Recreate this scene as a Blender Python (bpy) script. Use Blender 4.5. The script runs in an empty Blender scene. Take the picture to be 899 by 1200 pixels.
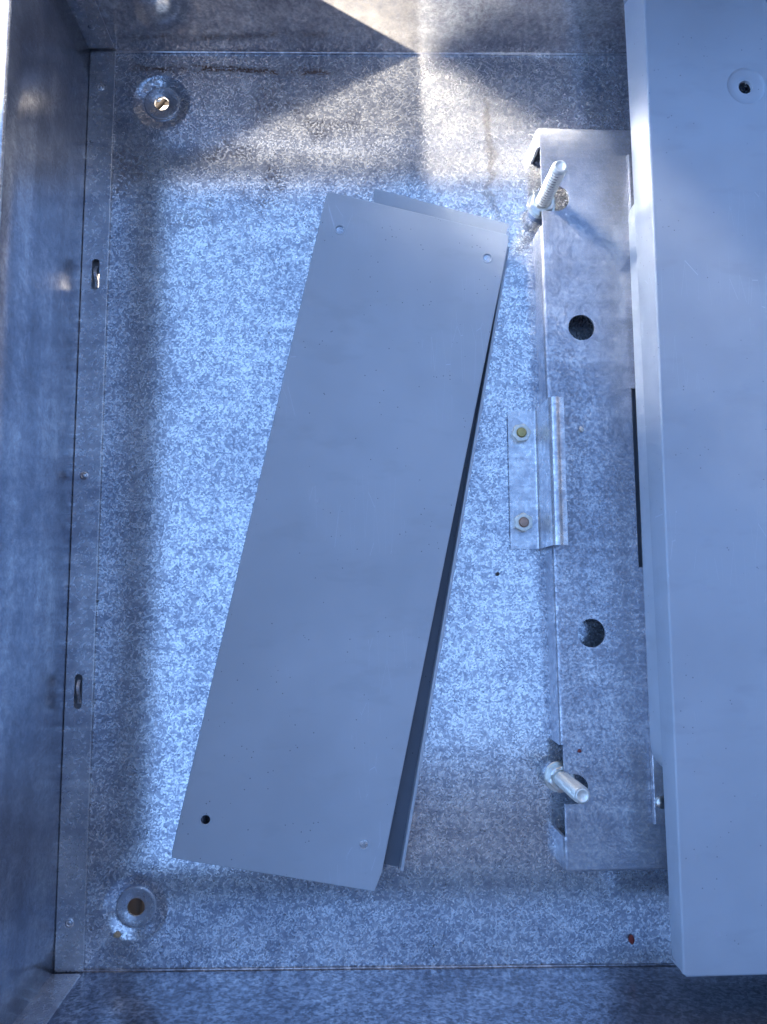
import bpy, bmesh, math, random
from mathutils import Vector, Matrix
from mathutils.noise import noise as pnoise
random.seed(4)
PI = math.pi
sc = bpy.context.scene
C = sc.collection

# ------------------------------------------------------------------ camera
H = 0.55
cam = bpy.data.cameras.new('camera')
co = bpy.data.objects.new('camera', cam); C.objects.link(co); sc.camera = co
Rw = [[0.99892182, 0.00139921, 0.04640311], [-0.00392666, -0.99341728, 0.11448444], [0.04625784, -0.11454321, -0.9923407]]
m = Matrix(((Rw[0][0], -Rw[0][1], -Rw[0][2], 0), (Rw[1][0], -Rw[1][1], -Rw[1][2], 0), (Rw[2][0], -Rw[2][1], -Rw[2][2], H), (0, 0, 0, 1)))
co.matrix_world = m
cam.sensor_fit = 'VERTICAL'; cam.sensor_height = 24; cam.lens = 24*901/1200
cam.clip_start = 0.01; cam.clip_end = 300

# ------------------------------------------------------------------ light
SX, SY = 1.37, 0.98                     # travel of the light per unit of fall
elev = math.atan(1/math.hypot(SX, SY))
w = bpy.data.worlds.new('World'); sc.world = w; w.use_nodes = True
nt = w.node_tree; bg = nt.nodes['Background']
sky = nt.nodes.new('ShaderNodeTexSky'); sky.sky_type = 'NISHITA'; sky.sun_disc = False
sky.sun_elevation = elev; sky.sun_rotation = math.atan2(-SX, -SY) % (2*PI)
sky.ozone_density = 2.2; sky.dust_density = 0.0
nt.links.new(sky.outputs[0], bg.inputs[0]); bg.inputs[1].default_value = 0.05
sl = bpy.data.lights.new('sun', 'SUN'); sl.energy = 5.0; sl.angle = math.radians(0.5); sl.color = (1, 0.82, 0.62)
so = bpy.data.objects.new('sun', sl); C.objects.link(so)
so.rotation_euler = Vector((SX, SY, -1)).to_track_quat('-Z', 'Y').to_euler()
sc.view_settings.view_transform = 'Standard'; sc.view_settings.look = 'None'
sc.view_settings.exposure = 3.9; sc.view_settings.gamma = 1
sc.render.engine = 'CYCLES'
sc.cycles.use_denoising = True
sc.cycles.caustics_reflective = True
sc.cycles.use_guiding = True; sc.cycles.guiding_training_samples = 128; sc.cycles.surface_guiding_probability = .7
sc.cycles.blur_glossy = 0.0
sc.cycles.max_bounces = 8; sc.cycles.glossy_bounces = 6; sc.cycles.diffuse_bounces = 4
sc.cycles.sample_clamp_indirect = 0

# ------------------------------------------------------------------ helpers
def link(o, parent=None):
    C.objects.link(o)
    if parent: o.parent = parent
    return o

def tag(o, label=None, cat=None, group=None, kind=None):
    for k, v in (('label', label), ('category', cat), ('group', group), ('kind', kind)):
        if v: o[k] = v
    return o

def empty(name, loc=(0, 0, 0)):
    o = bpy.data.objects.new(name, None); C.objects.link(o); o.location = loc; o.empty_display_size = .01
    return o

def setparent(o, p):
    """keep world-space mesh data while the parent stands at its own base"""
    o.parent = p
    if p: o.matrix_parent_inverse = Matrix.Translation(p.location).inverted()

def mesh(name, vs, fs, mat=None, parent=None, smooth=False):
    me = bpy.data.meshes.new(name); me.from_pydata([tuple(v) for v in vs], [], fs); me.update()
    o = bpy.data.objects.new(name, me); C.objects.link(o); setparent(o, parent)
    if mat: me.materials.append(mat)
    if smooth: me.polygons.foreach_set('use_smooth', [True]*len(me.polygons))
    return o

def bmobj(name, bm, mat=None, parent=None, smooth=False, angle=None):
    bmesh.ops.recalc_face_normals(bm, faces=bm.faces)
    me = bpy.data.meshes.new(name); bm.to_mesh(me); bm.free()
    o = bpy.data.objects.new(name, me); C.objects.link(o); setparent(o, parent)
    if mat: me.materials.append(mat)
    if smooth or angle:
        me.polygons.foreach_set('use_smooth', [True]*len(me.polygons))
        if angle: me.set_sharp_from_angle(angle=math.radians(angle))
    return o

def bevel(o, wdt=.0004, seg=2, ang=40):
    b = o.modifiers.new('bevel', 'BEVEL'); b.width = wdt; b.segments = seg; b.limit_method = 'ANGLE'; b.angle_limit = math.radians(ang)
    b.harden_normals = False
    return o

def circle(cx, cy, r, n=32): return [(cx+r*math.cos(2*PI*i/n), cy+r*math.sin(2*PI*i/n)) for i in range(n)]

def slab(bm, outer, holes, z0, z1, fz=None):
    """solid plate from 2-D outline with holes"""
    fz = fz or (lambda x, y: 0)
    loops = []
    for z in (z1, z0):
        es = []; lv = []
        for lp in [outer]+holes:
            vs = [bm.verts.new((x, y, z+fz(x, y))) for x, y in lp]
            lv.append(vs)
            es += [bm.edges.new((vs[i], vs[(i+1) % len(vs)])) for i in range(len(vs))]
        bmesh.ops.triangle_fill(bm, edges=es, use_beauty=True, normal=(0, 0, 1))
        loops.append(lv)
    for a, b in zip(*loops):
        n = len(a)
        for i in range(n): bm.faces.new((a[i], a[(i+1) % n], b[(i+1) % n], b[i]))

def plate(name, outer, holes, z0, z1, mat, parent=None, fz=None, bev=.0003):
    bm = bmesh.new(); slab(bm, outer, holes, z0, z1, fz)
    o = bmobj(name, bm, mat, parent)
    if bev:
        me = o.data; at = me.attributes.new('bevel_weight_edge', 'FLOAT', 'EDGE')
        key = set()
        for k in range(len(outer)): key.add((round(outer[k][0], 6), round(outer[k][1], 6)))
        n = len(outer); pairs = set()
        for k in range(n):
            a = (round(outer[k][0], 5), round(outer[k][1], 5)); b = (round(outer[(k+1) % n][0], 5), round(outer[(k+1) % n][1], 5)); pairs.add((a, b)); pairs.add((b, a))
        for e in me.edges:
            v = [me.vertices[q].co for q in e.vertices]
            if ((round(v[0].x, 5), round(v[0].y, 5)), (round(v[1].x, 5), round(v[1].y, 5))) in pairs: at.data[e.index].value = 1
        b = o.modifiers.new('bevel', 'BEVEL'); b.width = bev; b.segments = 2; b.limit_method = 'WEIGHT'
    return o

def prism(bm, pts, z0, z1):
    n = len(pts)
    a = [bm.verts.new((x, y, z0)) for x, y in pts]; b = [bm.verts.new((x, y, z1)) for x, y in pts]
    bm.faces.new(a[::-1]); bm.faces.new(b)
    for i in range(n): bm.faces.new((a[i], a[(i+1) % n], b[(i+1) % n], b[i]))

def lathe(name, prof, cx, cy, mat, parent=None, n=40, fz=None, smooth=True, angle=35):
    """prof: list of (r, z)"""
    fz = fz or (lambda x, y: 0); bm = bmesh.new(); rings = []
    for r, z in prof:
        if r < 1e-6: rings.append([bm.verts.new((cx, cy, z+fz(cx, cy)))])
        else: rings.append([bm.verts.new((cx+r*math.cos(2*PI*i/n), cy+r*math.sin(2*PI*i/n), z+fz(cx+r*math.cos(2*PI*i/n), cy+r*math.sin(2*PI*i/n)))) for i in range(n)])
    for a, b in zip(rings, rings[1:]):
        for i in range(n):
            j = (i+1) % n
            if len(a) == 1: bm.faces.new((a[0], b[j], b[i]))
            elif len(b) == 1: bm.faces.new((a[i], a[j], b[0]))
            else: bm.faces.new((a[i], a[j], b[j], b[i]))
    return bmobj(name, bm, mat, parent, smooth, angle)

def cutter(pts, z0, z1):
    bm = bmesh.new(); prism(bm, pts, z0, z1); return bmobj('cutter', bm)

def cutter_box(x0, x1, y0, y1, z0, z1): return cutter([(x0, y0), (x1, y0), (x1, y1), (x0, y1)], z0, z1)

def cut(o, cutters):
    for c in cutters:
        md = o.modifiers.new('cut', 'BOOLEAN'); md.operation = 'DIFFERENCE'; md.object = c; md.solver = 'EXACT'
    bpy.context.view_layer.update()
    dg = bpy.context.evaluated_depsgraph_get()
    me = bpy.data.meshes.new_from_object(o.evaluated_get(dg))
    o.modifiers.clear(); o.data = me
    for c in cutters: bpy.data.objects.remove(c, do_unlink=True)
    return o

# ------------------------------------------------------------------ materials
class N:
    def __init__(s, name):
        s.m = bpy.data.materials.new(name); s.m.use_nodes = True; s.t = s.m.node_tree; s.t.nodes.clear()
        s.out = s.n('ShaderNodeOutputMaterial'); s.tc = s.n('ShaderNodeTexCoord').outputs['Object']
    def n(s, t, **k):
        x = s.t.nodes.new(t)
        for a, b in k.items(): setattr(x, a, b)
        return x
    def set(s, sock, v):
        if hasattr(v, 'is_output'): s.t.links.new(v, sock)
        else: sock.default_value = v
    def math(s, op, a, b=0.0, clamp=False):
        x = s.n('ShaderNodeMath', operation=op); x.use_clamp = clamp; s.set(x.inputs[0], a); s.set(x.inputs[1], b); return x.outputs[0]
    def map(s, scale=(1, 1, 1), loc=(0, 0, 0), rot=(0, 0, 0)):
        x = s.n('ShaderNodeMapping'); s.set(x.inputs['Vector'], s.tc); x.inputs['Scale'].default_value = scale; x.inputs['Location'].default_value = loc; x.inputs['Rotation'].default_value = rot; return x.outputs[0]
    def noise(s, scale, detail=2, rough=.5, vec=None, dist=0):
        x = s.n('ShaderNodeTexNoise'); s.set(x.inputs['Vector'], vec or s.tc); x.inputs['Scale'].default_value = scale; x.inputs['Detail'].default_value = detail; x.inputs['Roughness'].default_value = rough; x.inputs['Distortion'].default_value = dist; return x.outputs[0]
    def voro(s, scale, vec=None, feature='F1', out=0, rnd=1):
        x = s.n('ShaderNodeTexVoronoi', feature=feature); s.set(x.inputs['Vector'], vec or s.tc); x.inputs['Scale'].default_value = scale; x.inputs['Randomness'].default_value = rnd; return x.outputs[out]
    def ramp(s, f, stops, interp='LINEAR'):
        x = s.n('ShaderNodeValToRGB'); s.set(x.inputs[0], f); e = x.color_ramp; e.interpolation = interp
        while len(e.elements) < len(stops): e.elements.new(.5)
        for el, (p, c) in zip(e.elements, stops):
            el.position = p; el.color = (c, c, c, 1) if not hasattr(c, '__len__') else (*c, 1)
        return x.outputs[0]
    def mr(s, f, a, b, c=0., d=1.):
        x = s.n('ShaderNodeMapRange'); x.clamp = True; x.interpolation_type = 'SMOOTHSTEP'
        for i, v in enumerate((f, a, b, c, d)): s.set(x.inputs[i], v)
        return x.outputs[0]
    def mix(s, f, a, b, mode='MIX'):
        x = s.n('ShaderNodeMix', data_type='RGBA', blend_type=mode); s.set(x.inputs[0], f)
        for k, v in ((6, a), (7, b)):
            s.set(x.inputs[k], v if hasattr(v, 'is_output') else ((*v, 1) if len(v) == 3 else v))
        return x.outputs[2]
    def bump(s, h, strength, dist):
        x = s.n('ShaderNodeBump'); x.inputs['Strength'].default_value = strength; x.inputs['Distance'].default_value = dist; s.set(x.inputs['Height'], h); return x.outputs[0]
    def bsdf(s, col, metal, rough, normal=None, spec=.5):
        x = s.n('ShaderNodeBsdfPrincipled'); s.set(x.inputs['Base Color'], col if hasattr(col, 'is_output') else (*col, 1)); s.set(x.inputs['Metallic'], metal); s.set(x.inputs['Roughness'], rough); x.inputs['Specular IOR Level'].default_value = spec
        if normal: s.set(x.inputs['Normal'], normal)
        return x.outputs[0]
    def end(s, sh): s.t.links.new(sh, s.out.inputs[0]); return s.m

def galv(name, cell=.0028, lo=.30, hi=.92, r1=.2, r2=.5, f2=.4, bumpd=.00008, dirt=.5, tint=(.93, .97, 1), stains=None, brush=None, alb=.62, rv=.05):
    g = N(name)
    n1a = g.noise(.9/cell, 6, .82); n1b = g.noise(.4/cell, 3, .7)
    v1 = g.n('ShaderNodeSeparateColor'); g.set(v1.inputs[0], g.voro(.62/cell, out=1))      # spangle crystals, random tone
    v2 = g.n('ShaderNodeSeparateColor'); g.set(v2.inputs[0], g.voro(.30/cell, out=1))      # a sparser set of big ones
    f = g.math('ADD', g.math('ADD', g.math('MULTIPLY', n1a, .45), g.math('MULTIPLY', n1b, .25)), g.math('ADD', g.math('MULTIPLY', v1.outputs[0], .20), g.math('MULTIPLY', v2.outputs[1], .10)))
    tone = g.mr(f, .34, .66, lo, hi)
    big = g.noise(14, 4, .65); tone = g.math('MULTIPLY', tone, g.mr(big, .3, .7, .80, 1.08))
    stk = g.noise(1, 3, .6, vec=g.map((3, 230, 60))); tone = g.math('MULTIPLY', tone, g.mr(stk, .3, .7, .90, 1.05))
    mid = g.noise(110, 3, .6); tone = g.math('MULTIPLY', tone, g.mr(mid, .32, .68, .88, 1.08))
    if brush:
        st = g.noise(1, 3, .6, vec=g.map(brush)); tone = g.math('MULTIPLY', tone, g.mr(st, .3, .7, .72, 1.1))
    col = g.ramp(tone, [(0, (.02, .03, .05)), (.45, (.33, .37, .46)), (1, tuple(tint))])
    # dark pin-prick dirt
    pd = g.voro(420, out=0); spots = g.math('MULTIPLY', g.math('LESS_THAN', pd, .16), g.math('GREATER_THAN', g.noise(45, 2, .6), .60-.1*dirt))
    col = g.mix(g.math('MULTIPLY', spots, dirt), col, (.05, .05, .05))
    metal = 1.0; rustf = None
    if stains:
        sep = g.n('ShaderNodeSeparateXYZ'); g.set(sep.inputs[0], g.tc); X, Y = sep.outputs[0], sep.outputs[1]
        wob = g.math('MULTIPLY', g.math('SUBTRACT', g.noise(30, 2, .5), .5), .012)
        yy = g.math('ADD', Y, wob)
        band = g.mr(g.math('ABSOLUTE', g.math('SUBTRACT', yy, .4035)), .0012, .0042, 1, 0)
        band = g.math('MULTIPLY', band, g.math('MULTIPLY', g.mr(X, -.178, -.15), g.mr(X, -.02, .0, 1, 0)))
        sp = g.mr(g.noise(520, 3, .7), .44, .50)
        rustf = g.math('MULTIPLY', g.math('MULTIPLY', band, sp), g.mr(g.noise(55, 2), .36, .50))
        # loose brown staining over the upper-left of the sheet
        zone = g.math('MULTIPLY', g.mr(Y, .24, .32), g.mr(X, .06, -.03))
        zn = g.math('MULTIPLY', g.mr(g.noise(26, 3, .6), .48, .62), g.mr(g.noise(480, 3, .7), .50, .57))
        r2f = g.math('MULTIPLY', g.math('MULTIPLY', zone, zn), .8)
        rustf = g.math('MAXIMUM', rustf, r2f)
        # water mark right of the plates
        wm = g.math('MULTIPLY', g.mr(g.math('ABSOLUTE', g.math('SUBTRACT', g.math('ADD', X, g.math('MULTIPLY', g.math('SUBTRACT', g.noise(40, 2), .5), .03)), .108)), .001, .004, .5, 0), g.mr(Y, .26, .30))
        wm = g.math('MULTIPLY', wm, g.mr(Y, .40, .37))
        col = g.mix(wm, col, (.22, .2, .18))
        rc = g.mix(g.noise(700, 2), (.03, .018, .012), (.11, .055, .035))
        col = g.mix(rustf, col, rc)
        metal = g.math('SUBTRACT', 1.0, rustf)
    b = g.bump(g.math('ADD', g.noise(1/cell, 3, .6), g.math('MULTIPLY', v1.outputs[2], .6)), .5, bumpd)
    rr = g.mr(f, .3, .7, r1+rv, r1)
    a = g.bsdf(col, metal, rr, b); c = g.bsdf(g.mix(1.0, col, (alb, alb, alb), 'MULTIPLY'), g.math('MULTIPLY', metal, .15), r2, b)
    mx = g.n('ShaderNodeMixShader'); g.set(mx.inputs[0], g.math('MULTIPLY', g.mr(f, .34, .66, 1.35, .75), f2)); g.set(mx.inputs[1], a); g.set(mx.inputs[2], c)
    return g.end(mx.outputs[0])

def paint(name, col=(.34, .37, .41), rough=.38, speck=.6):
    g = N(name)
    big = g.noise(9, 3, .6)
    c = g.mix(g.mr(big, .3, .7), tuple(v*.92 for v in col), tuple(v*1.06 for v in col))
    sm = g.mr(g.noise(24, 3, .55, vec=g.map((1, 2.4, 1))), .54, .72, 0, .22)     # rubbed smudges
    c = g.mix(sm, c, tuple(v*.72 for v in col))
    pd = g.voro(240, out=0); sp = g.math('MULTIPLY', g.math('LESS_THAN', pd, .10), g.math('GREATER_THAN', g.noise(60, 2, .6), .56))
    c = g.mix(g.math('MULTIPLY', sp, speck), c, (.03, .03, .03))
    # hairline scratches
    sv = g.voro(1, vec=g.map((160, 14, 100), rot=(0, 0, .5)), feature='DISTANCE_TO_EDGE', out=0)
    scr = g.math('MULTIPLY', g.math('LESS_THAN', sv, .004), g.math('GREATER_THAN', g.noise(18, 2), .60))
    c = g.mix(g.math('MULTIPLY', scr, .35), c, tuple(min(1, v*1.7) for v in col))
    r = g.mr(g.noise(30, 4, .6), .3, .7, rough-.06, rough+.08)
    b = g.bump(g.math('ADD', g.math('MULTIPLY', g.noise(900, 2, .5), .02), g.noise(7, 2, .5)), .35, .004)
    return g.end(g.bsdf(c, 0, r, b, .38))

def simple(name, col, rough, metal=0, nscale=300, var=.25, bumpd=.00005):
    g = N(name); c = g.mix(g.noise(nscale, 3, .6), tuple(v*(1-var) for v in col), tuple(min(1, v*(1+var)) for v in col))
    return g.end(g.bsdf(c, metal, rough, g.bump(g.noise(nscale*1.7, 2), .3, bumpd)))

M_floor = galv('galvanised_floor', .00072, .44, 1.10, .09, .5, .28, alb=.9, bumpd=.00008, rv=.03, stains=True, dirt=.8)
M_wall = galv('galvanised_wall', .0010, .62, 1.0, .13, .5, .19, bumpd=.000001, rv=.0, alb=.85)
M_wall_dimmed = galv('galvanised_lower_wall_dimmed', .0012, .22, .68, .2, .5, .22)  # same metal as the upper wall; its dim reflection is put into the tone
M_side = galv('brushed_side_wall', .0010, .52, .66, .22, .5, .20, dirt=.25, brush=(6, 1.2, 34))
M_strip = galv('galvanised_strip', .0009, .64, .88, .22, .5, .4, dirt=.7)
M_bracket = galv('galvanised_bracket', .0007, .34, .74, .24, .5, .6, dirt=.35, alb=.85)
M_clip = galv('zinc_clip', .0012, .66, .92, .26, .5, .4, dirt=.3, alb=.8)
M_paint = paint('grey_paint', (.35, .41, .49))
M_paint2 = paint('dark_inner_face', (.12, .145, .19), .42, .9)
M_cover = paint('grey_cover_paint', (.29, .345, .43), .54, .5)
M_zinc = simple('zinc_thread', (.74, .77, .75), .42, .55, 400, .12)
M_groove = simple('dull_groove_and_slot_shade', (.13, .14, .16), .6, .3, 400, .3)
M_nut = simple('zinc_nut', (.72, .72, .68), .3, 1, 500, .15)
M_zincnut = simple('pale_zinc_nut', (.66, .66, .60), .42, .7, 500, .12)
M_bolt = simple('yellow_passivated_bolt', (.42, .33, .14), .35, 1, 600, .35)
M_rustbolt = simple('brown_bolt_end', (.40, .26, .2), .45, 1, 600, .3)
M_wood = simple('weathered_wood', (.09, .06, .045), .8, 0, 60, .4, .0004)
M_red = simple('red_brown_chip', (.16, .02, .015), .6, 0, 900, .4)
M_tan = simple('tan_chip', (.42, .33, .22), .8, 0, 900, .3)
M_white = simple('pale_chip', (.7, .66, .6), .7, 0, 900, .1)
M_dark = simple('dark_grit', (.035, .03, .028), .8, 0, 900, .4)
M_occluder = simple('tan_occluder', (.11, .08, .065), .9, 0, 20, .15, .002)
M_stand_in = simple('dark_stand_in', (.07, .09, .16), .8, 0, 20, .12, .001)

# ------------------------------------------------------------------ box geometry
WZ = .170
def ytop(x): return .4213+.026*x
def ybot(x): return -.2471-.0147*x
def xleft(y): return -.1958-.0030*(y-.08)/.33*.33
XR = .42
def fz(x, y):
    dl = max(0, x-xleft(y)); db = max(0, y-ybot(x))
    a = 0
    if dl < .12: a -= .0003*(1-dl/.12)**2
    if db < .14: a -= .0003*(1-db/.14)**2
    return a

box = empty('electrical_enclosure', (.11, .09, -.012))
tag(box, 'large open galvanised steel enclosure with mottled back sheet, surrounding everything else', 'metal box')

# back sheet
xs = [0]; nx, ny = 62, 66
vs, fs = [], []
for j in range(ny+1):
    for i in range(nx+1):
        u = i/nx; v = j/ny
        y = -.247+v*(.4213+.247)
        x = xleft(y)+u*(XR-xleft(y))
        yb, yt = ybot(x), ytop(x)
        y = yb+v*(yt-yb)
        vs.append((x, y, fz(x, y)))
for j in range(ny):
    for i in range(nx):
        a = j*(nx+1)+i; fs.append((a, a+1, a+nx+2, a+nx+1))
back = mesh('back_panel', vs, fs, M_floor, box, True)
sd = back.modifiers.new('thick', 'SOLIDIFY'); sd.thickness = .0015; sd.offset = -1
DIM = [(-.1415, .3757, .0054), (-.1420, -.2043, .0058)]
def slotpts(cx, cy, hw, hl, n=10):
    p = []
    for k in range(n+1): a = PI*k/n; p.append((cx+hw*math.cos(a), cy+hl-hw+hw*math.sin(a)))
    for k in range(n+1): a = PI+PI*k/n; p.append((cx+hw*math.cos(a), cy-hl+hw+hw*math.sin(a)))
    return p
SLOT = [(-.1845, .2378), (-.1847, -.0612)]
cs = [cutter(circle(x, y, .0215, 64), -.05, .05) for x, y, r in DIM]
cs += [cutter_box(sx-.0031, sx+.0031, sy-.0122, sy+.0122, -.05, .05) for sx, sy in SLOT]
cut(back, cs)
back.data.polygons.foreach_set('use_smooth', [True]*len(back.data.polygons)); back.data.set_sharp_from_angle(angle=math.radians(30))

for x, y, r in DIM:
    dm = lathe('mounting_dimple', [(.0218, .00002), (.0208, -.0001), (.0195, -.0004), (.0180, -.0008), (.0165, -.0013), (.0150, -.0018), (.0138, -.0021), (.0133, -.0021),
              (.0131, -.0012), (.0128, -.0010), (.0120, -.0011), (r+.0004, -.0011), (r, -.0014), (r, -.0034), (.0135, -.0040), (.0215, -.0015)], x, y, M_floor, box, 64, fz, angle=50)
    dm.data.materials.append(M_strip)
    for p in dm.data.polygons:
        if math.hypot(p.center.x-x, p.center.y-y) < .0132: p.material_index = 1

def bendwall(name, path, mat, z1=WZ, r=.0022, th=.0015, out=1, taper=0, n=24, lean=0):
    """wall rising from a straight floor line, with a rolled bend at its foot; path = (p0, p1), inward normal to the left"""
    (x0, y0), (x1, y1) = path
    dx, dy = x1-x0, y1-y0; L = math.hypot(dx, dy); nx_, ny_ = -dy/L, dx/L
    prof = [(r-r*math.sin(a), r-r*math.cos(a)) for a in [PI/2*k/5 for k in range(6)]]
    prof = [(p[0], p[1]) for p in prof] + [(lean*(z-r)/z1, z) for z in (r+.0006, r+.0016, .03, .07, .11, z1)]
    vs, fs = [], []
    for i in range(n+1):
        t = i/n; bx, by = x0+dx*t, y0+dy*t
        for d, z in prof:
            px, py = bx+nx_*d, by+ny_*d
            base = fz(max(px, xleft(py)+1e-5), max(py, ybot(px)+1e-5))
            vs.append((px, py, z+base*(1-z/z1)))
    k = len(prof)
    for i in range(n):
        for j in range(k-1): fs.append((i*k+j, (i+1)*k+j, (i+1)*k+j+1, i*k+j+1))
    o = mesh(name, vs, fs, mat, box, True)
    s = o.modifiers.new('thick', 'SOLIDIFY'); s.thickness = th; s.offset = -1
    return o
# inward normal is to the left of travel
bendwall('end_wall', ((XR, ytop(XR)), (xleft(.415), ytop(xleft(.415)))), M_wall)
bendwall('end_wall', ((xleft(-.244), ybot(-.195)), (XR, ybot(XR))), M_wall_dimmed)
bendwall('side_wall', ((XR, ybot(XR)), (XR, ytop(XR))), M_wall)
bendwall('side_wall', ((xleft(.415), ytop(-.196)), (xleft(-.244), ybot(-.196))), M_side, r=.0012)

# inward return lip round the rim, with a short downturn
def lip(path, wdt, mat, dn=.012):
    (x0, y0), (x1, y1) = path
    L = math.hypot(x1-x0, y1-y0); nx_, ny_ = -(y1-y0)/L, (x1-x0)/L
    vs, fs = [], []
    prof = [(-.0014, WZ+.0002), (wdt-.001, WZ+.0002), (wdt-.0003, WZ-.0001), (wdt, WZ-.001), (wdt, WZ-dn), (wdt-.0014, WZ-dn), (wdt-.0014, WZ-.0013), (-.0014, WZ-.0013)]
    for px, py in path:
        for d_, z in prof: vs.append((px+nx_*d_, py+ny_*d_, z))
    k = len(prof)
    fs = [(i, (i+1) % k, k+(i+1) % k, k+i) for i in range(k)]+[tuple(range(k))[::-1], tuple(range(k, 2*k))]
    bm = bmesh.new(); b_ = [bm.verts.new(v) for v in vs]
    for f in fs: bm.faces.new([b_[q] for q in f])
    bevel(bmobj('rim_lip', bm, mat, box), .0002, 1)
LW = .0168
lip(((XR, ytop(XR)), (xleft(.415), ytop(xleft(.415)))), .0115, M_strip)
lip(((xleft(-.244), ybot(-.195)), (XR, ybot(XR))), .0125, M_strip, .004)
lip(((xleft(.415), ytop(-.196)-.0118), (xleft(-.244), ybot(-.196)+LW+.0003)), .0186, M_strip, .0022)

# folded edge strips of the side wall, spot-welded to back sheet and end walls
SW = .0205
ys_ = [.4140-k*(.6568/34) for k in range(35)]
st = plate('edge_strip', [(xleft(y)+.0018, y) for y in ys_]+[(xleft(y)+SW, y) for y in ys_[::-1]],
      [slotpts(sx, sy, .0027, .0118) for sx, sy in SLOT], .0008, .0028, M_strip, box, fz, .0004)
def wall_tab(yf, s):
    # lies on an end wall; s = +1 on the top wall
    bm = bmesh.new()
    x0 = xleft(.4 if s > 0 else -.24)
    pr = [(x0+.0008, .0045), (x0+SW-.002, .0045), (x0+SW, .0065), (x0+SW+.001, WZ-.004), (x0+.0008, WZ-.004)]
    a = [bm.verts.new((x, yf(x)-s*.0003, z)) for x, z in pr]; b = [bm.verts.new((x, yf(x)-s*.0018, z)) for x, z in pr]
    bm.faces.new(a); bm.faces.new(b[::-1])
    for i in range(5): bm.faces.new((a[i], a[(i+1) % 5], b[(i+1) % 5], b[i]))
    return bevel(bmobj('corner_tab', bm, M_strip, box), .0003)
wall_tab(ytop, 1); wall_tab(ybot, -1)
# spot-weld bumps
for x, y in ((-.1864, .3846), (-.1867, .0888), (-.1843, -.2119)):
    lathe('weld_bump', [(.0032, .0027), (.0027, .0031), (.0020, .0033), (.0015, .0029), (.0009, .0032), (0, .0035)], x, y, M_strip, box, 20, fz)
lathe('weld_bump', [(.0026, 0), (.0022, .0004), (.0012, .0008), (0, .0009)], 0, 0, M_strip, box, 20)
wb = C.objects[-1]; wb.matrix_world = Matrix.Translation((-.1868, ytop(-.187)-.0017, .026)) @ Matrix.Rotation(PI/2, 4, 'X')
# dark sheets added below the slots for their shade; the upper one leaves a sliver open to the sunlit ground
plate('slot_shade_sheet', [(SLOT[0][0]-.007, .222), (SLOT[0][0]+.0006, .222), (SLOT[0][0]+.0006, .240), (SLOT[0][0]+.007, .240), (SLOT[0][0]+.007, .254), (SLOT[0][0]-.007, .254)], [], -.0026, -.0020, M_groove, box)
plate('slot_shade_sheet', [(SLOT[1][0]-.007, -.077), (SLOT[1][0]+.007, -.077), (SLOT[1][0]+.007, -.045), (SLOT[1][0]-.007, -.045)], [], -.0026, -.0020, M_groove, box)
# bent lances standing in the two slots
for sx, sy in SLOT:
    bm = bmesh.new(); pts = []
    prof = [(-.0085, -.0010), (-.005, .0002), (-.002, .0022), (.0012, .0028), (.004, .0016), (.0075, -.0006)]
    for k, (dy, z) in enumerate(prof):
        tw = .0006*math.sin(k*1.1)
        pts.append([bm.verts.new((sx-.0014+tw, sy+dy, z)), bm.verts.new((sx+.0009+tw, sy+dy, z+.0004)), bm.verts.new((sx+.0009+tw, sy+dy, z-.0006)), bm.verts.new((sx-.0014+tw, sy+dy, z-.001))])
    for a, b in zip(pts, pts[1:]):
        for i in range(4): bm.faces.new((a[i], a[(i+1) % 4], b[(i+1) % 4], b[i]))
    bm.faces.new(pts[0]); bm.faces.new(pts[-1][::-1])
    for v in bm.verts: v.co.z += fz(sx, sy)
    bmobj('slot_lance', bm, M_clip, box, True, 50)
# little pressed pip on the side wall
lathe('pressed_pip', [(.0042, 0), (.0036, .0014), (.0024, .0020), (.0012, .0012), (0, .0010)], 0, 0, M_strip, box, 20)
pp = C.objects[-1]; pp.matrix_world = Matrix.Translation((xleft(.06)-.0001, .0625, .1190)) @ Matrix.Rotation(PI/2+.05, 4, 'Y')

# ------------------------------------------------------------------ long channel bracket
BZ = .022; BT = .0018
brk = empty('channel_bracket', (.21, .08, 0))
tag(brk, 'long galvanised channel bracket with two round holes, running down the right beside the grey cover', 'bracket')
bm = bmesh.new()
bx0 = lambda y: .1418-.0090*(y-.08)
ya, yb_ = -.1800, .3490
prism(bm, [(bx0(ya), ya), (.302, ya), (.302, yb_), (bx0(yb_), yb_)], -.0001, BZ)
bm.verts.ensure_lookup_table()
ed = [e for e in bm.edges if max(v.co.z for v in e.verts) > .01]
bmesh.ops.bevel(bm, geom=ed, offset=.0030, segments=6, profile=.5, affect='EDGES')
bmesh.ops.delete(bm, geom=[f for f in bm.faces if all(v.co.z < 0 for v in f.verts)], context='FACES')
br = bmobj('channel', bm, M_bracket, brk, True, 40)
s = br.modifiers.new('t', 'SOLIDIFY'); s.thickness = BT; s.offset = -1
def arcU(x0, xr, y0, y1, n=14):
    """notch open to the left with a rounded right end"""
    r = (y1-y0)/2; cy = (y0+y1)/2
    return [(x0, y0)]+[(xr-r+r*math.sin(PI*k/n), cy-r*math.cos(PI*k/n)) for k in range(n+1)]+[(x0, y1)]
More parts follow.
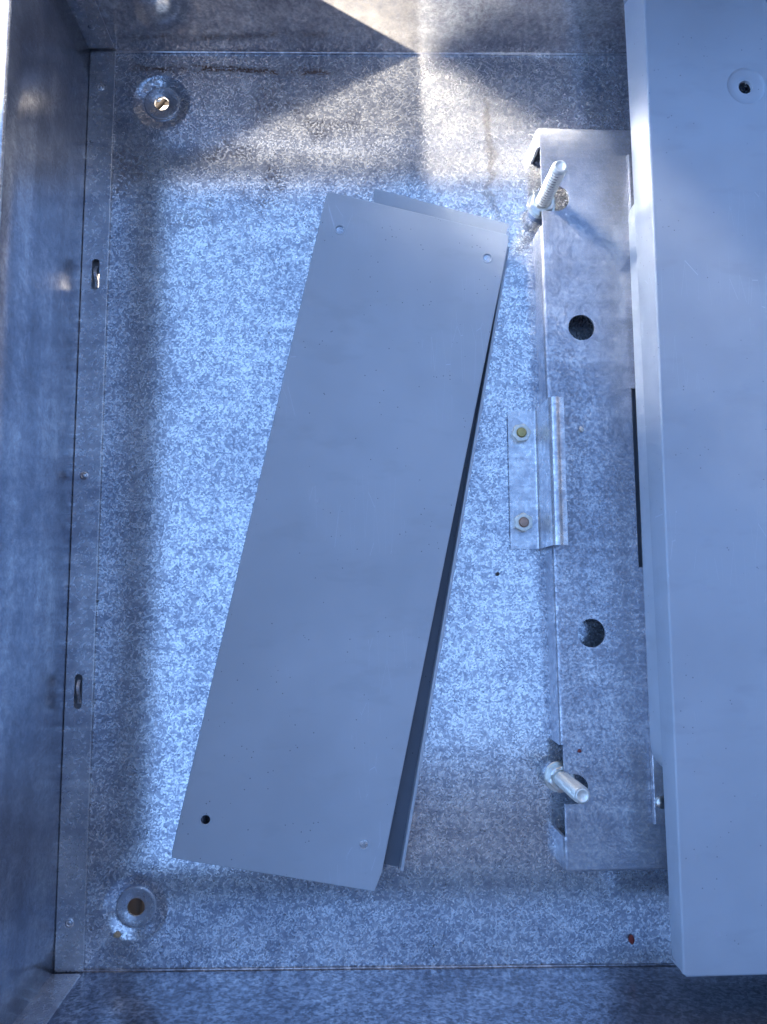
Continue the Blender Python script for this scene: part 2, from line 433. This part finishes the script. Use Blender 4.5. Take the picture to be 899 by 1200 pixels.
cs = [cutter(circle(.1680, .1950, .0095, 40), .01, .05), cutter(circle(.1677, -.0228, .0097, 40), .01, .05),
      cutter_box(.12, .1420, .2717, .3331, -.01, .05), cutter_box(.12, .1458, -.1573, -.0975, -.01, .05),
      cutter(arcU(.13, .1622, .2832, .3030), .005, .05), cutter(arcU(.13, .1622, -.1362, -.1166), .005, .05),
      cutter(slotpts(.2110, .0865, .0082, .0642, 2)[:0] or [(.2026, .0224), (.219, .0224), (.219, .1504), (.2026, .1504)], .01, .05)]
cut(br, cs)
br.data.polygons.foreach_set('use_smooth', [True]*len(br.data.polygons)); br.data.set_sharp_from_angle(angle=math.radians(32))

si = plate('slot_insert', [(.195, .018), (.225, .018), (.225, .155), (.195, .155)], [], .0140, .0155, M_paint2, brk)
# ------------------------------------------------------------------ studs
def stud(x, y, label):
    root = empty('threaded_stud', (x, y, 0)); tag(root, label, 'bolt', 'threaded studs through the channel bracket')
    L, R_, p, n = .0640, .0057, .0031, 32
    steps = int((L-.004)/(p/8)); bm = bmesh.new(); rings = []
    for k in range(steps+1):
        z = .004+(L-.004)*k/steps; ring = []
        for i in range(n):
            a = 2*PI*i/n; ph = (z/p-i/n) % 1; d = abs(ph-.5)*2
            fade = min(1, (L-z)/.004)
            r = R_-((.0012*(1-(1-d)**2)))*(.35+.65*fade)-.0012*max(0, 1-(L-z)/.0022)
            ring.append(bm.verts.new((x+r*math.cos(a), y+r*math.sin(a), z)))
        rings.append(ring)
    for r, z in ((.0039, L+.0002), (.0032, L+.0001), (.0028, L-.0005), (.0010, L-.0007)):
        rings.append([bm.verts.new((x+r*math.cos(2*PI*i/n), y+r*math.sin(2*PI*i/n), z)) for i in range(n)])
    for kk, (a, b) in enumerate(zip(rings, rings[1:])):
        zz = .004+(L-.004)*(kk+.5)/steps
        for i in range(n):
            fc = bm.faces.new((a[i], a[(i+1) % n], b[(i+1) % n], b[i]))
            if kk < steps-9 and abs((zz/p-(i+.5)/n) % 1-.5)*2 > .62: fc.material_index = 1
    bm.faces.new(rings[-1])
    bmobj('shank', bm, M_zinc, root, True, 60).data.materials.append(M_groove)
    nut('nut', x, y, .0122, .0094, .0057, .0072, M_nut, root, .3)
    lathe('washer', [(.0058, .0109), (.0104, .0109), (.0106, .0112), (.0106, .0118), (.0103, .0121), (.0058, .0121)], x, y, M_nut, root, 36)
    lathe('spacer', [(.0058, -.002), (.0074, -.002), (.0074, .0109), (.0058, .0109)], x, y, M_strip, root, 32)
def nut(name, x, y, z, rc, ri, h, mat, parent, rot=0):
    bm = bmesh.new(); n = 48; rings = []
    def hexr(a):
        a = (a-rot) % (PI/3); return rc*math.cos(PI/6)/math.cos(a-PI/6)
    rf = rc*math.cos(PI/6)
    for zz, fn in ((0, lambda a: min(hexr(a), rf*1.02)), (.0007*h/.007, hexr), (h-.0009*h/.007, hexr), (h-.0004*h/.007, lambda a: min(hexr(a), rf*1.07)), (h, lambda a: rf*.96), (h, lambda a: ri+.0005), (h-.0005, lambda a: ri), (.0, lambda a: ri)):
        rings.append([bm.verts.new((x+fn(2*PI*i/n)*math.cos(2*PI*i/n), y+fn(2*PI*i/n)*math.sin(2*PI*i/n), z+zz)) for i in range(n)])
    for a, b in zip(rings, rings[1:]+rings[:1]):
        for i in range(n): bm.faces.new((a[i], a[(i+1) % n], b[(i+1) % n], b[i]))
    return bmobj(name, bm, mat, parent, True, 28)
stud(.1440, .2928, 'upper bright zinc threaded stud standing in the sunlit notch near the top of the bracket')
stud(.1452, -.1205, 'lower pale zinc threaded stud leaning over the dark notch near the foot of the bracket')

# ------------------------------------------------------------------ small clip with two bolts
clip = empty('hold_down_clip', (.128, .087, 0))
tag(clip, 'small stepped zinc clip hooked over the left edge of the channel bracket', 'clip')
t = .0014
cl = [(.1172, .0018), (.1190, .0018), (.1360, .0018), (.1376, .0022), (.1384, .0032), (.1387, .0045), (.1387, .006), (.1381, .030), (.1382, .0375), (.1386, .0395), (.1394, .0410), (.1406, .0418), (.1420, .0418), (.1434, .0412), (.1445, .0409), (.1476, .0409)]
y0, y1 = .0366, .1382; bm = bmesh.new(); A = []
for x, z in cl: A.append([bm.verts.new((x, y0, z+.0004)), bm.verts.new((x, y1, z+.0004))])
for a, b in zip(A, A[1:]): bm.faces.new((a[0], b[0], b[1], a[1]))
c_ = bmobj('clip_plate', bm, M_clip, clip, True)
s = c_.modifiers.new('t', 'SOLIDIFY'); s.thickness = t; s.offset = -1
s.offset = 0
cut(c_, []); c_.data.polygons.foreach_set('use_smooth', [True]*len(c_.data.polygons)); c_.data.set_sharp_from_angle(angle=math.radians(50))
for (x, y), bmat, rr in (((.1258, .1207), M_bolt, .2), ((.1258, .0553), M_rustbolt, .55)):
    nb = nut('nut', x, y, .0026, .0072, .0034, .0056, M_zincnut, clip, rr)
    lathe('bolt_end', [(.0035, .004), (.0035, .0088), (.0031, .0094), (.0020, .0096), (0, .0096)], x, y, bmat, nb, 28)

# ------------------------------------------------------------------ two loose grey cover plates
def quadmap(TL, TR, BR, BL, W, L):
    TL, TR, BR, BL = map(Vector, (TL, TR, BR, BL)); nrm = (TR-TL).cross(BL-TL).normalized()
    if nrm.z < 0: nrm = -nrm
    def f(x, y, z):   # x 0..W from left, y 0..L from the foot
        u, v = x/W, y/L
        return (BL*(1-u)+BR*u)*(1-v)+(TL*(1-u)+TR*u)*v+nrm*z
    return f
def warp(o, f):
    for v in o.data.vertices: v.co = f(*v.co)
    o.data.update()
W, L = .1376, .470
fU = quadmap((-.0150, .2925, .0268), (.1192, .2666, .0168), (.0203, -.1915, .0168), (-.1139, -.1641, .0268), W, L)
up = empty('cover_plate', (.0, .05, .0))
tag(up, 'long flat grey painted cover plate with four small corner holes, lying slanted on top', 'cover plate')
ph = [(.0150, L-.0265), (W-.0135, L-.0215), (.0165, .0270), (W-.0155, .0285)]
pc = plate('face', [(.0, .004), (.001, .0005), (.004, 0), (W-.0025, 0), (W, .0125), (W, L-.010), (W-.001, L), (.001, L), (0, L-.004)], [circle(x, y, .0031, 24) for x, y in ph], -.0013, 0, M_paint, up, bev=.0006)
warp(pc, fU)
def flange(name, x0, x1, y0, y1, z0, z1, mat, parent, f):
    bm = bmesh.new(); prism(bm, [(x0, y0), (x1, y0), (x1, y1), (x0, y1)], z0, z1)
    o = bmobj(name, bm, mat, parent); warp(o, f); return bevel(o, .0003)
flange('side_flange', .0001, .0014, .014, L-.012, -.0120, -.0012, M_paint, up, fU)
flange('side_flange', W-.0014, W-.0001, .014, L-.012, -.0110, -.0012, M_paint, up, fU)
flange('end_flange', .012, W-.012, L-.0014, L-.0001, -.0090, -.0012, M_paint, up, fU)
flange('end_flange', .012, W-.012, .0001, .0014, -.0090, -.0012, M_paint, up, fU)
for x, y in ph:
    o = lathe('hole_lip', [(.0029, -.0009), (.0030, .0001), (.0034, .00025), (.0040, .0002), (.0043, -.0001)], x, y, M_paint, up, 24); warp(o, fU)
for x, y in ph[:2]+ph[3:]:
    o = lathe('hole_plug', [(.0030, -.0012), (.0029, -.0008), (.0024, -.0007), (0, -.0008)], x, y, M_strip, up, 24); warp(o, fU)

W2, L2 = .1376, .447
d = Vector((.082, .4391, 0)).normalized(); pr = Vector((d.y, -d.x, 0))
TR = Vector((.1192, .2588, .0028)); BR = TR-d*L2
fL = quadmap(TR-pr*W2, TR, BR, BR-pr*W2, W2, L2)
lo = empty('cover_plate', (.0, .05, 0))
tag(lo, 'upturned grey cover plate lying beneath, only its top tab and right rim showing', 'cover plate')
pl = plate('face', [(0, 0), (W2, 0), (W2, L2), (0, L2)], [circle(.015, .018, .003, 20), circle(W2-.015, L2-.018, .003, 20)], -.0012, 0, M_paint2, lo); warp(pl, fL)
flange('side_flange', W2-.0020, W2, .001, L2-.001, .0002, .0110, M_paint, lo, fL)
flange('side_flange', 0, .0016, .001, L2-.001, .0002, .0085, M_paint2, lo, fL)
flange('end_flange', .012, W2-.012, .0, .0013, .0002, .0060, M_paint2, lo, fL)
# splayed top tab
p = [(.0180, .2860, .0030), (.1150, .2640, .0030), (.1207, .2800, .0075), (.0196, .3060, .0075)]
bm = bmesh.new(); a = [bm.verts.new(q) for q in p]; b = [bm.verts.new((q[0], q[1], q[2]-.0012)) for q in p]
bm.faces.new(a); bm.faces.new(b[::-1])
for i in range(4): bm.faces.new((a[i], b[i], b[(i+1) % 4], a[(i+1) % 4]))
bevel(bmobj('end_tab', bm, M_paint, lo), .0003)

# ------------------------------------------------------------------ device body and mounting plate under the cover
mp = plate('mounting_plate', [(.2044, -.149), (.296, -.149), (.296, .3262), (.2058, .3262)], [circle(.215, -.135, .003, 20)], BZ+.0003, BZ+.0045, M_bracket, None, bev=.0008)
tag(mp, 'thin galvanised mounting plate on the bracket, its corner peeping from beneath the grey cover', 'plate')
sc_ = lathe('screw', [(0, .0078), (.0022, .0076), (.0036, .0068), (.0040, .0058), (.0041, .0044)], .2092, -.1345, M_nut, None, 24)
sc_.location.z = BZ; tag(sc_, 'small bright round screw head on the mounting plate at the cover edge', 'screw')
def rrect(x0, x1, y0, y1, r, n=8):
    o = []
    for cx, cy, a0 in ((x1-r, y1-r, 0), (x0+r, y1-r, 90), (x0+r, y0+r, 180), (x1-r, y0+r, 270)):
        for k in range(n+1): a = math.radians(a0+90*k/n); o.append((cx+r*math.cos(a), cy+r*math.sin(a)))
    return o
dv = empty('device_body', (.25, .09, BZ+.0045)); tag(dv, 'pale grey round-cornered body on the mounting plate, mostly hidden under the big grey cover', 'housing')
bm = bmesh.new(); prism(bm, rrect(.2036, .292, -.1150, .2925, .018), BZ+.0046, .0725); o = bmobj('body', bm, M_paint, dv, True, 40); bevel(o, .0012, 3)

# ------------------------------------------------------------------ big grey cover at the right
cv = empty('grey_cover', (.32, .12, .04)); tag(cv, 'big blue-grey painted cover with folded edges and a dimpled screw hole, filling the right side', 'cover')
CX0, CX1, CY0, CY1, CZ = .1990, .440, -.2225, .470, .0750
CXT = .2028
HX, HY = .2708, .3473
f_ = plate('cover_face', [(CX0+.0014, CY0+.0014), (CX1, CY0+.0014), (CX1, CY1), (CXT+.0014, CY1)], [circle(HX, HY, .0135, 40)], CZ-.0015, CZ, M_cover, cv, bev=0)
lathe('screw_dimple', [(.0137, .00002), (.0132, -.0001), (.0126, -.0008), (.0120, -.0012), (.0060, -.0013), (.0050, -.0011), (.0047, -.0014), (.0046, -.0034)], HX, HY, M_cover, cv, 40, lambda x, y: CZ)
def folded(name, p0, p1, nrm, depth, parent, mat, fl=(0, 0)):
    """fold running from p0 to p1 along the face edge: quarter bend then a flange going down; nrm points outward, fl = flare of the free edge at each end"""
    r = .0014; bm = bmesh.new(); A = []
    for p, q in ((p0, fl[0]), (p1, fl[1])):
        prof = [(-r+r*math.sin(a), -r+r*math.cos(a)) for a in [PI/2*k/6 for k in range(7)]]+[(q, -depth), (q-.0013, -depth), (-.0013, -r), (-r, -.0015)]
        A.append([bm.verts.new((p[0]+nrm[0]*x, p[1]+nrm[1]*x, CZ+z)) for x, z in prof])
    k = len(prof)
    for i in range(k): bm.faces.new((A[0][i], A[0][(i+1) % k], A[1][(i+1) % k], A[1][i]))
    bm.faces.new(A[0][::-1]); bm.faces.new(A[1])
    return bmobj(name, bm, mat, parent, True, 35)
folded('side_flange', (CX0, CY0+.0016), (CXT, CY1), (-1, 0), .0250, cv, M_cover, (-.0037, .0046))
folded('end_flange', (CX0+.0022, CY0), (CX1, CY0), (0, -1), .0235, cv, M_cover)

# ------------------------------------------------------------------ debris
def chip(name, x, y, z, r, mat, label, cat='chip', sq=(1, 1, .5)):
    bm = bmesh.new(); bmesh.ops.create_icosphere(bm, subdivisions=1, radius=r)
    for v in bm.verts:
        k = 1+.55*pnoise(v.co*3/r+Vector((x*90, y*90, 0)))
        v.co = Vector((v.co.x*sq[0]*k, v.co.y*sq[1]*k, v.co.z*sq[2]*k))
    zmin = min(v.co.z for v in bm.verts)
    for v in bm.verts: v.co += Vector((x, y, z-zmin))
    o = bmobj(name, bm, mat); return tag(o, label, cat)
chip('paint_chip', .1950, -.2320, fz(.195, -.232), .0034, M_red, 'dark red chip lying on the back sheet at lower right, left of the big cover', 'chip', (.75, 1, .3))
chip('pebble', .1652, .1202, BZ, .0020, M_white, 'tiny pale pebble on the bracket face right of the clip', 'pebble', (1, 1, .7))
chip('rust_speck', .1565, -.1014, BZ, .0014, M_red, 'tiny reddish rust crumb on the bracket just above the lower stud', 'crumb')
chip('pebble', .1076, .0185, 0, .0015, M_dark, 'tiny dark crumb on the mottled sheet between plates and bracket', 'crumb')
chip('pebble', -.1531, -.2207, fz(-.153, -.22), .0026, M_tan, 'tan pebble below and left of the bottom dimple', 'pebble', (1, .8, .6))
def grit(name, spots, mat, label):
    bm = bmesh.new()
    for x, y, z, r in spots:
        vs = [bm.verts.new((x+r*random.uniform(.5, 1)*math.cos(a+random.uniform(-.4, .4)), y+r*random.uniform(.5, 1)*math.sin(a), z+.0001)) for a in (0, 1.6, 3.2, 4.7)]
        tp = bm.verts.new((x, y, z+r*.8))
        for i in range(4): bm.faces.new((vs[i], vs[(i+1) % 4], tp))
        bm.faces.new(vs[::-1])
    return tag(bmobj(name, bm, mat), label, None, None, 'stuff')
sp = []
for k in range(620):
    x = random.uniform(-.175, .22); y = random.uniform(-.24, .415)
    q = random.random()
    if q < .4: y = random.uniform(-.24, -.15)
    elif q < .55: y = ybot(x)+.001+abs(random.gauss(0, .004))
    elif q < .65: x = xleft(y)+SW+.0006+abs(random.gauss(0, .003))
    if any(math.hypot(x-a, y-b) < .024 for a, b, _ in DIM) or x > .135 and -.185 < y < .355 : continue
    sp.append((x, y, fz(x, y), random.choice((.0003, .0004, .0005, .0008))))
grit('grit', sp, M_dark, 'scattered dark grit and crumbs on the mottled back sheet')
sp = [(random.uniform(-.175, .19), random.uniform(-.235, -.12), 0, .00045) for k in range(26)]
grit('grit', [(x, y, fz(x, y), r) for x, y, z, r in sp], M_white, 'a few pale dust flecks on the lower back sheet')

# ------------------------------------------------------------------ outside
g = N('pale_gravel'); n_ = g.noise(60, 4, .7); n2 = g.voro(70, out=1)
c = g.mix(g.mr(n_, .3, .7), (.36, .35, .33), (.60, .59, .57)); M_ground = g.end(g.bsdf(c, 0, .9, g.bump(n_, .5, .01)))
gr = mesh('ground', [(-60, -60, -.30), (60, -60, -.30), (60, 60, -.30), (-60, 60, -.30)], [(0, 1, 2, 3)], M_ground); tag(gr, kind='structure')
def beam(x0, x1, y0, y1, label):
    bm = bmesh.new(); prism(bm, [(x0, y0), (x1, y0), (x1, y1), (x0, y1)], -.30, -.0085); o = bmobj('timber_block', bm, M_wood); bevel(o, .003, 2)
    tag(o, label, 'block'); return o
beam(-.175, -.1405, -.235, -.17, 'brown timber block seen through the lower left mounting hole')
beam(.16, .25, -.25, -.15, 'timber block hidden under the lower right of the box')
beam(.16, .25, .36, .43, 'timber block hidden under the upper right of the box')
# dry twigs on the ground seen through the upper hole
hw = empty('occluder', (0, -2.5, -.3)); tag(hw, 'unseen tan wall added to cut off the sun, with slab standing in for photographer', 'occluder')
ex, ey = .052-SX*2, .4235-SY*2
def hbox(name, x0, x1, y0, y1, z0, z1, mat):
    bm = bmesh.new(); prism(bm, [(x0, y0), (x1, y0), (x1, y1), (x0, y1)], z0, z1); return bmobj(name, bm, mat, hw)
hbox('wall', ex, 5, ey-4, ey, -.3, 3.2, M_occluder)  # unseen wall added so that its corner cuts off the sunbeam
hbox('photographer_stand_in', -.35, 5.3, ey, -.62, 2.4, 2.55, M_stand_in)  # added overhead slab; its reflection stands in for the photographer leaning over

M_blocker = simple('dark_sky_blocker_boards', (.035, .035, .045), .8, 0, 30, .3, .001)
def blocker(x0, x1, y0, y1, label):  # unseen boards added to block the low sky around the box
    f = empty('sky_blocker', ((x0+x1)/2, (y0+y1)/2, -.3)); tag(f, label, 'blocker')
    alongx = abs(x1-x0) > abs(y1-y0); L = max(abs(x1-x0), abs(y1-y0)); n = int(L/.18)
    for k in range(n):
        bm = bmesh.new(); a, b = k*.18+.002, (k+1)*.18-.002
        if alongx: prism(bm, [(x0+a, y0), (x0+b, y0), (x0+b, y1), (x0+a, y1)], -.3, 1.7+.01*(k % 3))
        else: prism(bm, [(x0, y0+a), (x1, y0+a), (x1, y0+b), (x0, y0+b)], -.3, 1.7+.01*(k % 3))
        bmobj('board', bm, M_blocker, f)
blocker(1.25, 1.275, -.6, 2.4, 'unseen dark boards added to block low sky beyond the right side of the box')
blocker(-2.4, 1.2, 2.0, 2.025, 'unseen dark boards added to block low sky beyond the top side of the box')

M_twig = simple('dark_twig', (.008, .006, .005), .9, 0, 200, .4)
def twig(x, y, a, L, r0, label):
    bm = bmesh.new(); rings = []; n = 8
    for k in range(9):
        t = k/8-.5; px = x+math.cos(a)*t*L+.004*math.sin(k*1.7); py = y+math.sin(a)*t*L; pz = -.296+.006+.003*math.sin(k*.9); rr = r0*(1-.5*abs(t))
        rings.append([bm.verts.new((px-math.sin(a)*rr*math.cos(2*PI*i/n), py+math.cos(a)*rr*math.cos(2*PI*i/n), pz+rr*math.sin(2*PI*i/n))) for i in range(n)])
    for p_, q_ in zip(rings, rings[1:]):
        for i in range(n): bm.faces.new((p_[i], p_[(i+1) % n], q_[(i+1) % n], q_[i]))
    bm.faces.new(rings[0]); bm.faces.new(rings[-1])
    tag(bmobj('twig', bm, M_twig, None, True), label, 'twig')
hx, hy = -.1415*1.527, .3757*1.527
twig(hx-.004, hy-.001, .15, .16, .0021, 'thin dark twig crossing sideways below the upper left mounting hole')
twig(hx+.000, hy+.001, 1.2, .14, .0030, 'thicker dark twig crossing upright below the upper left mounting hole')
M_rust = simple('rust_crumbs', (.07, .034, .02), .9, 0, 900, .5)
sp = []
for k in range(750):
    t = random.random(); x = -.172+.155*t+random.gauss(0, .002); y = .4035-.0045*math.sin(t*5)*.4+random.gauss(0, .0012*(1+2.6*random.random()**2))
    if pnoise(Vector((x*45, 3, 1))) < -.08: continue
    if y < ytop(x)-.005: sp.append((x, y, fz(x, y), random.choice((.0003, .0004, .0006))))
for k in range(260):
    x = random.uniform(-.17, .02); y = random.uniform(.25, .37)
    if pnoise(Vector((x*35, y*35, 5))) < .18 or any(math.hypot(x-a, y-b) < .024 for a, b, _ in DIM): continue
    sp.append((x, y, fz(x, y), random.choice((.0003, .0004, .0006))))
grit('rust_crumbs', sp, M_rust, 'line of brown rust crumbs along the top of the back sheet')
